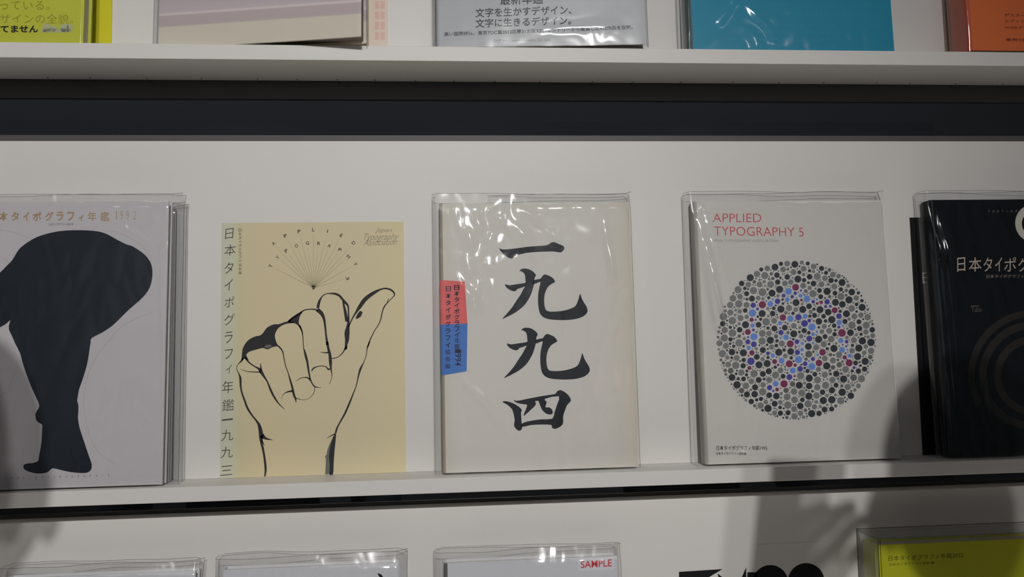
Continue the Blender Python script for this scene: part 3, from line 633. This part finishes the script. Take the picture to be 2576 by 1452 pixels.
lettering('emblem_text', f96, b96, MATS['dim_silver_ink'], [('Table', (2444, 785), (2470, 784.5), (2443, 774), -.02), ('Edition', (2443, 772), (2462, 771.5), (2443, 769), .02)])
its = []
for i, ch in enumerate('AppliedTypography'):
    x = 2488+i*11.3; h_ = 6.5 if ch in 'AldTh' else (6.5 if ch in 'pygy' else 4.6); yb = 534 if ch not in 'pygy' else 536
    its.append((ch, (x-2.2 if ch not in 'il' else x-.6, yb), (x+2.2 if ch not in 'il' else x+.6, yb), (x-2.2 if ch not in 'il' else x-.6, yb-h_), .0))
lettering('small_title', f96, b96, mat('dim_silver_ink', C(120, 112, 104, 1.5)), its)
def ring_px(cx_, cy_, r0, r1, a0, a1, f, n=48):
    P = [];
    for i in range(n+1):
        a = math.radians(a0+(a1-a0)*i/n); P.append((*f.uv(cx_+(r0+r1)/2*math.cos(a), cy_-(r0+r1)/2*math.sin(a)), (r1-r0)/2080*.92))
    return P
ribbons('ring_emblem', [ring_px(2602, 562, 30, 50, 0, 360, f96)], mat('cream_ring_ink', C(176, 170, 160, 1.7), .5, .3), b96)
ribbons('ring_print', [ring_px(2600, 945, 117, 138, 0, 360, f96, 80), ring_px(2600, 945, 80, 101, 0, 360, f96, 64), ring_px(2600, 945, 147, 166, 20, 208, f96, 64)], mat('dim_bronze_ink', C(40, 37, 33, 1.2), .5, .3), b96)

# ================================================================== UPPER SHELF
UG = 'books standing on the upper shelf'
lime = mat('lime_jacket', C(160, 162, 54, 1.9), .5, .25); limes = mat('lime_spine', C(150, 150, 40, 1.8), .6, .2)
ub1, uf1, _, _ = make_book('book', 'lime green book with black and grey Japanese text, top left corner of the photo', 'book', (-290, 112), (208, 112), None, -.040, ZA, .020, 2.0, lime, limes, h=.3, group=UG,
    sleeved=dict(left=.006, right=.005, top=.01, seed=51, amp=.0009))
thin_ink = mat('faint_olive_ink', C(118, 118, 34, 1.8), .6, .2)
lettering('heading', uf1, ub1, thin_ink, [('っている。', (0, 25), (125, 25), (0, 3), -.008), ('デザインの全貌。', (-28, 58), (184, 60), (-28, 34), -.01)])
lettering('bold_line', uf1, ub1, ink, [('てません', (1, 82), (96, 82), (1, 64), .028)])
badge = mat('pale_badge_ink', C(150, 152, 118, 1.9), .6, .2)
flat_polys('badge_print', [disc(uf1, 118, 69, 10), disc(uf1, 134, 72, 8), disc(uf1, 162, 70, 11), disc(uf1, 176, 69, 8), [uf1.uv(*q) for q in [(104, 72), (178, 72), (178, 82), (104, 82)]]], badge, ub1)
lettering('badge_text', uf1, ub1, mat('badge_ink', C(96, 96, 84, 1.7), .6, .2), [('音楽', (108, 80), (127, 80), (108, 76), .03), ('書籍', (155, 80), (175, 80), (155, 76), .03)], .0003)
wp1, _, _, _ = wall_print('cover_print', 'lime green print flat on the panel, a strip beside the lime green book', 'poster', (-190, 116), (280, 112), 0, mat('lime_print', C(176, 170, 40, 1.7), .7, .15), ZA)
mv = ramp_mat('mauve_band_jacket', 2, [(0, C(178, 172, 158, 1.9)), (.026, C(178, 171, 157, 1.9)), (.0275, C(158, 147, 146, 1.9)), (.040, C(160, 148, 148, 1.9)), (.0415, C(188, 178, 174, 1.9)), (.044, C(166, 154, 156, 1.9)), (.06, C(158, 148, 150, 1.9)), (.3, C(160, 152, 154, 1.9))], .5, .25, .0)
mvs = mat('pale_grey_spine', C(150, 146, 146), .6, .2)
rr = atZ(912, 94, ZA+.001); ll = atZ(660, 111, ZA+.001); sl_ = (rr.y-ll.y)/(rr.x-ll.x)
ub2, uf2, _, _ = make_book('book', 'cream book with mauve bands, its right side jutting over the shelf edge', 'book', (390, 116), (908, 97), None, ll.y-sl_*(ll.x-atY(390, 116, ll.y).x), ZA, .021, 1.6, mv, mvs, YbR=rr.y, h=.3, group=UG,
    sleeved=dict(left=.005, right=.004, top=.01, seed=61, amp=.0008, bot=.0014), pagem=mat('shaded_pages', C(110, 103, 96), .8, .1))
chk = mat('cream_check_paper', C(190, 178, 164, 1.7), .7, .15); pk = mat('pink_check_ink', C(190, 160, 152, 1.7), .7, .1)
wp2, wf2, _, _ = wall_print('cover_print', 'cream print with pale pink squares, a narrow strip beside the mauve banded book', 'poster', (500, 118), (976, 117), 0, chk, ZA)
flat_polys('pink_squares', [[wf2.uv(*q) for q in [(943+c_*14, 3+r_*26), (943+c_*14+11, 3+r_*26), (943+c_*14+11, 3+r_*26+19), (943+c_*14, 3+r_*26+19)]] for r_ in range(4) for c_ in range(2) if (r_+c_) % 1 == 0], pk, wp2)
sg = mat('silver_grey_jacket', C(146, 147, 149, 1.9), .4, .4)
ub3, uf3, _, _ = make_book('book', 'silver grey book with bold dark Japanese slogan lines', 'book', (1097, 118), (1624, 111), None, -.0385, ZA, .016, 1.8, sg, sg, YbR=-.056, h=.3, group=UG,
    sleeved=dict(left=.004, right=.0045, top=.01, seed=71, amp=.0007, crumple=[(.19, .012, (.03, .01), .0008)], creases=[(.12, .02, .1, .003, .006, .0016)]))
dkt = mat('dark_slogan_ink', C(66, 68, 72, 1.7), .6, .2)
lettering('slogan', uf3, ub3, dkt, [('最新年鑑', (1258, 13), (1366, 10), (1258, -15), .008), ('文字を生かすデザイン、', (1196, 44), (1438, 36), (1196, 21), .012), ('文字に生きるデザイン。', (1196, 70), (1437, 62), (1196, 48), .012)])
lettering('fine_print', uf3, ub3, dkt, [('高い国際評価。東京TDC賞2012応募31カ国3,289エントリーから厳選した453作品を収録。', (1118, 92), (1592, 74), (1117, 81), .01)])
lettering('publisher_line', uf3, ub3, mat('faint_grey_ink', C(116, 116, 118, 1.8), .6, .2), [('DNP Art Communications Co., Ltd.', (1242, 107), (1385, 104), (1242, 99), .0)])
tl_ = mat('teal_blue_jacket', C(30, 112, 136, 2.1), .3, .5, .06, 7); tls = mat('dark_teal_spine', C(70, 92, 98, 1.7), .5, .3)
ub4, uf4, _, _ = make_book('book', 'glossy teal blue book between the grey and the orange books', 'book', (1737, 123), (2250, 126), None, -.040, ZA, .022, 1.8, tl_, tls, h=.3, group=UG,
    sleeved=dict(left=.005, right=.003, top=.01, seed=81, amp=.0016, crumple=[(.05, .03, (.05, .03), .0010)], creases=[(.035, .03, .03, .05, .005, .002), (.07, .06, .04, -.05, .004, .002)]))
lettering('faint_text', uf4, ub4, mat('faint_blue_ink', C(46, 128, 150, 2.0), .5, .3), [('タイポグラフィ・グラフィックデザイン・ポスター・ロゴマーク', (1868, 39), (2210, 41), (1868, 30), 0), ('エディトリアル・広告・パッケージ・映像・ウェブ・デザイン作品集', (1925, 67), (2215, 69), (1925, 59), 0), ('東京タイプディレクターズクラブ', (1900, 84), (2120, 86), (1900, 77), 0), ('年鑑編集部 二〇一一', (1830, 102), (2140, 104), (1830, 94), 0)])
og = mat('orange_jacket', C(220, 92, 48, 2.1), .4, .35); ogs = mat('rust_spine', C(168, 74, 50, 1.8), .5, .25)
ub5, uf5, _, _ = make_book('book', 'orange book with rust red spine in the top right corner', 'book', (2440, 133), (2935, 140), None, -.046, ZA, .034, 1.2, og, ogs, h=.3, group=UG,
    sleeved=dict(left=.003, right=.004, top=.01, seed=91, amp=.0008))
lettering('category_list', uf5, ub5, mat('brown_ink', C(110, 46, 30, 1.8), .5, .25), [('ポスター、ロゴ、', (2526, 42), (2625, 43), (2526, 34), .01), ('エディトリアル、', (2527, 57), (2625, 58), (2527, 49), .01), ('WEBデザイン、', (2527, 73), (2625, 74), (2527, 65), .01), ('東京TDC賞2010', (2529, 104), (2640, 106), (2529, 96), .02)])
wp3, _, _, _ = wall_print('cover_print', 'pale print flat on the panel, a thin strip left of the orange book', 'poster', (2384, 128), (2860, 133), 0, mat('blush_print', C(178, 166, 158, 1.7), .7, .15), ZA)

# ================================================================== LOWER SHELF
ZL = -0.402
LG = 'sleeved books on the bottom shelf'
pale = mat('pale_grey_jacket', C(168, 169, 172, 1.95), .4, .35)
lb1, lf1, _, _ = make_book('book', 'sleeved pale book at the bottom left, only its top edge in view', 'book', (-20, 2080), (478, 2065), (478, 1437), -.036, ZL, .016, 2.0, pale, pale, group=LG,
    sleeved=dict(left=.006, right=.006, top=.011, seed=101, crumple=[(.08, .30, (.09, .015), .0012)], amp=.0013))
lb2, lf2, _, _ = make_book('book', 'pale sleeved book showing its top left of the SAMPLE book', 'book', (545, 2060), (1005, 2045), (1000, 1416), -.036, ZL, .018, 2.0, pale, pale, group=LG,
    sleeved=dict(left=.008, right=.010, top=.012, seed=111, crumple=[(.08, .30, (.09, .015), .0012)], amp=.0015))
flat_polys('printed_mark', [[lf2.uv(*q) for q in smooth_closed([(950, 1443), (958, 1445), (964, 1453), (970, 1470), (962, 1462), (955, 1452)], 3)]], ink, lb2)
lb3, lf3, _, _ = make_book('book', 'pale grey sleeved book with a red SAMPLE sticker', 'book', (1125, 2040), (1575, 2030), (1553, 1399), -.036, ZL, .019, 2.0, pale, mat('dark_grey_spine', C(90, 90, 92), .5, .3), group=LG,
    sleeved=dict(left=.012, right=.006, top=.012, seed=121, crumple=[(.08, .30, (.09, .015), .0012)], amp=.0016))
flat_polys('sample_sticker', [[lf3.uv(*q) for q in [(1454, 1407), (1545, 1401), (1547, 1434), (1455, 1437)]]], mat('sticker_paper', C(176, 176, 180, 1.95), .5, .3), lb3, .0001)
lettering('sticker_text', lf3, lb3, mat('sample_red', C(172, 58, 62, 1.9), .5, .3), [('SAMPLE', (1461, 1430), (1539, 1425), (1461, 1412), .012)], .00025)
shp, sf, SW, SH = wall_print('cover_print', 'white print with black wedge and round letter shapes at the bottom edge', 'poster', (1680, 2050), (2120, 2045), 0, white, ZL, h=.301, th=.00015)
zt = sf.uv(1708, 1415)[1]
flat_polys('letter_shapes', [[sf.uv(*q) for q in g] for g in (
    [(1708, 1439), (1818, 1432), (1784, 1452), (1752, 1472), (1750, 1520), (1708, 1520)],
    [(1805, 1443), (1830, 1462), (1862, 1462), (1877, 1427), (1878, 1520), (1825, 1520)],
    [(1880, 1440), (1905, 1440), (1905, 1520), (1880, 1520)])]
    + [disc(sf, 1938, 1467, 45, 40), disc(sf, 2028, 1463, 46, 40)], ink, shp)
# acrylic case with a lime book
acr = film_mat('clear_acrylic', (.97, .975, .975), .03)
case = empty('display_case', Matrix.Translation((0.79, -.0475, ZL)))
tag(case, 'clear acrylic display case around the lime yearbook at the bottom right', 'case')
pT = atY(2157, 1335, -.001); pF = atY(2208, 1361, -.0475)
zc = pT.z-ZL; x0c = pF.x-.79
for nm_, a, b in [('front_panel', (x0c, 0, .0005), (x0c+.32, .002, zc)), ('side_panel', (x0c, .002, .0005), (x0c+.002, .0465, zc)), ('side_panel', (x0c+.318, .002, .0005), (x0c+.32, .0465, zc)), ('top_panel', (x0c, 0, zc), (x0c+.32, .0465, zc+.002))]:
    box(nm_, a, b, acr, case)
edge_pts = [[(x0c, 0, 0), (x0c, 0, zc+.002), (x0c, .0465, zc+.002), (x0c, .0465, 0)], [(x0c, 0, zc+.002), (x0c+.32, 0, zc+.002)], [(x0c, .0465, zc+.002), (x0c+.32, .0465, zc+.002)], [(x0c+.004, .002, 0), (x0c+.004, .002, zc)]]
bead(case, edge_pts, .0004, name='polished_edge')
lb5, lf5, _, _ = make_book('yearbook', 'lime yellow yearbook inside the clear acrylic case, bottom right', 'book', (2240, 2040), (2722, 2040), (2213, 1372), -.040, ZL, .030, .8, mat('bright_lime_jacket', C(178, 178, 36, 1.9), .5, .25), limes)
lettering('title', lf5, lb5, mat('olive_ink', C(84, 84, 24, 1.8), .6, .2), [('日本タイポグラフィ年鑑2022', (2235, 1412), (2424, 1403), (2235, 1399), .0), ('日本タイポグラフィ協会 編', (2237, 1424), (2350, 1419), (2237, 1417.5), .0)])

# ================================================================== VISITORS just outside the frame, whose heads and raised hands throw the shadows at the bottom
def skin_obj(name, joints, edges, m, parent, root=0, sub=2, smooth=True):
    me = bpy.data.meshes.new(name); me.from_pydata([j[:3] for j in joints], edges, [])
    o = bpy.data.objects.new(name, me); COL.objects.link(o); o.parent = parent
    me.materials.append(m)
    sk = o.modifiers.new('skin', 'SKIN'); sk.use_smooth_shade = True; sk.branch_smoothing = .6
    for i, sv in enumerate(me.skin_vertices[0].data):
        r = joints[i][3]; r2 = joints[i][4] if len(joints[i]) > 4 else r
        sv.radius = (r, r2); sv.use_root = (i == root)
    ss = o.modifiers.new('sub', 'SUBSURF'); ss.levels = sub; ss.render_levels = sub
    return o
def ellip(name, c, r, m, parent, n=28, fn=None):
    V = []; Fs = []; h = n//2
    for j in range(h+1):
        th = math.pi*j/h
        for i in range(n):
            ph = 2*math.pi*i/n; p = Vector((math.sin(th)*math.cos(ph), math.sin(th)*math.sin(ph), math.cos(th)))
            k = fn(p) if fn else p
            V.append((c[0]+k.x*r[0], c[1]+k.y*r[1], c[2]+k.z*r[2]))
    for j in range(h):
        for i in range(n): Fs.append((j*n+i, (j+1)*n+i, (j+1)*n+(i+1) % n, j*n+(i+1) % n))
    return mesh_obj(name, V, Fs, m, parent, smooth=True)
skinm = mat('skin', (.52, .34, .26, 1), .55, .3); hairm = mat('black_hair', (.012, .01, .01, 1), .5, .4)
eyem = mat('dark_eye', (.02, .015, .012, 1), .2, .5); lipm = mat('lips', (.42, .18, .16, 1), .5, .3)
def head_shape(p):
    q = p.copy(); down = max(0, -p.z)
    q.x *= 1-.30*down**1.5; q.y *= 1-.12*down
    if p.y > 0:
        d = math.exp(-((p.x)/.16)**2-((p.z+.12)/.2)**2); q.y += .20*d            # nose
        q.y -= .05*math.exp(-((abs(p.x)-.36)/.16)**2-((p.z-.06)/.12)**2)          # eye sockets
    return q
def person(label, base, yaw, scale, coat, trouser, hands, category='person'):
    M = Matrix.Translation(base) @ Matrix.Rotation(yaw, 4, 'Z') @ Matrix.Scale(scale, 4)
    root = empty('person', M); tag(root, label, 'person', None)
    J = [(0, 0, .95, .13, .09), (0, 0, 1.12, .115, .08), (0, .0, 1.30, .135, .085), (0, -.005, 1.40, .06), (0, 0, 1.46, .052), (0, .005, 1.52, .06)]
    E = [(0, 1), (1, 2), (2, 3), (3, 4), (4, 5)]
    cj = [(0, 0, .90, .165, .12), (0, 0, 1.10, .145, .11), (0, 0, 1.28, .155, .11), (0, -.01, 1.405, .075)]; ce = [(0, 1), (1, 2), (2, 3)]
    tj = [(0, 0, .93, .15, .11)]; te = []
    for sx, (el, wr) in zip((-1, 1), hands):
        sh = (sx*.17, -.005, 1.375)
        b = len(J); J += [(*sh, .058), (*el, .042), (*wr, .027)]; E += [(2, b), (b, b+1), (b+1, b+2)]
        d = (Vector(wr)-Vector(el)).normalized(); side = d.cross(Vector((0, 0, 1))).normalized(); up = side.cross(d)
        palm = Vector(wr)+d*.05; J.append((*palm, .030, .017)); E.append((b+2, b+3)); pi_ = b+3
        for k, (o_, L_) in enumerate(((-.028, .068), (-.010, .080), (.010, .075), (.027, .058))):
            k1 = Vector(wr)+d*.085+side*o_; k2 = k1+d*L_*.5-up*.006; k3 = k2+d*L_*.32-up*.02; k4 = k3+d*L_*.1-up*.022
            n = len(J); J += [(*k1, .0095), (*k2, .0085), (*k3, .0078), (*k4, .007)]; E += [(pi_, n), (n, n+1), (n+1, n+2), (n+2, n+3)]
        t1 = Vector(wr)+d*.035-side*.03*sx-up*.005; t2 = t1+d*.03-side*.022*sx-up*.012; t3 = t2+d*.03-side*.004*sx-up*.008
        n = len(J); J += [(*t1, .012), (*t2, .010), (*t3, .0085)]; E += [(b+2, n), (n, n+1), (n+1, n+2)]
        c = len(cj); wr2 = Vector(el)+(Vector(wr)-Vector(el))*.88
        cj += [(*sh, .075), (*el, .056), (*wr2, .040)]; ce += [(2, c), (c, c+1), (c+1, c+2)]
        n = len(J); J += [(sx*.095, 0, .86, .085), (sx*.10, .01, .48, .055), (sx*.10, -.01, .09, .038), (sx*.105, .12, .03, .032)]; E += [(0, n), (n, n+1), (n+1, n+2), (n+2, n+3)]
        n = len(tj); tj += [(sx*.095, 0, .85, .10), (sx*.10, .01, .48, .075), (sx*.10, -.005, .09, .058)]; te += [(0, n), (n, n+1), (n+1, n+2)]
    skin_obj('body', J, E, skinm, root)
    skin_obj('coat', cj, ce, coat, root)
    skin_obj('trousers', tj, te, trouser, root)
    hd = ellip('head', (0, .02, 1.60), (.076, .094, .118), skinm, root, 40, head_shape)
    ellip('hair', (0, .002, 1.622), (.086, .098, .112), hairm, root, 36, lambda p: Vector((p.x, p.y*(1 if p.y < 0 else .80), p.z if p.z > -.75 else -.75)))
    for sx in (-1, 1):
        ellip('eye', (sx*.031, .103, 1.607), (.012, .006, .006), eyem, hd, 12)
        ellip('ear', (sx*.083, .01, 1.59), (.010, .018, .030), skinm, root, 14)
        sh_ = ellip('shoe', (sx*.105, .05, .042), (.048, .135, .042), mat('black_shoe_leather', (.02, .02, .022, 1), .4, .4), root, 20)
    ellip('mouth', (0, .104, 1.545), (.022, .006, .005), lipm, hd, 12)
    return root
coat1 = mat('charcoal_coat', (.035, .037, .042, 1), .85, .1, .1, 40); coat2 = mat('navy_coat', (.03, .035, .05, 1), .85, .1, .1, 40)
tr1 = mat('black_trousers', (.02, .02, .022, 1), .85, .1)
FL = -1.3
pA = person('person in a charcoal coat raising a phone, just right of the frame', (0.785, -.74, FL), .10, 1.012, coat1, tr1, [((-.23, .06, 1.20), (-.155, .105, 1.40)), ((.25, .03, 1.12), (.22, .20, 1.02))])
pB = person('person in a navy coat looking at the shelf, just left of the frame', (-0.14, -.66, FL), -.12, 1.015, coat2, tr1, [((-.25, .02, 1.11), (-.22, .16, .98)), ((.25, .02, 1.10), (.20, .14, .96))])
ph = box('phone', (-.037, -.004, -.075), (.037, .004, .075), mat('black_phone_glass', (.01, .01, .012, 1), .1, .5), None, .003)
ph.location = (0.628, -.60, .222); ph.rotation_euler = (.1, .12, .1); tag(ph, 'black phone held up by the person in the charcoal coat', 'phone')
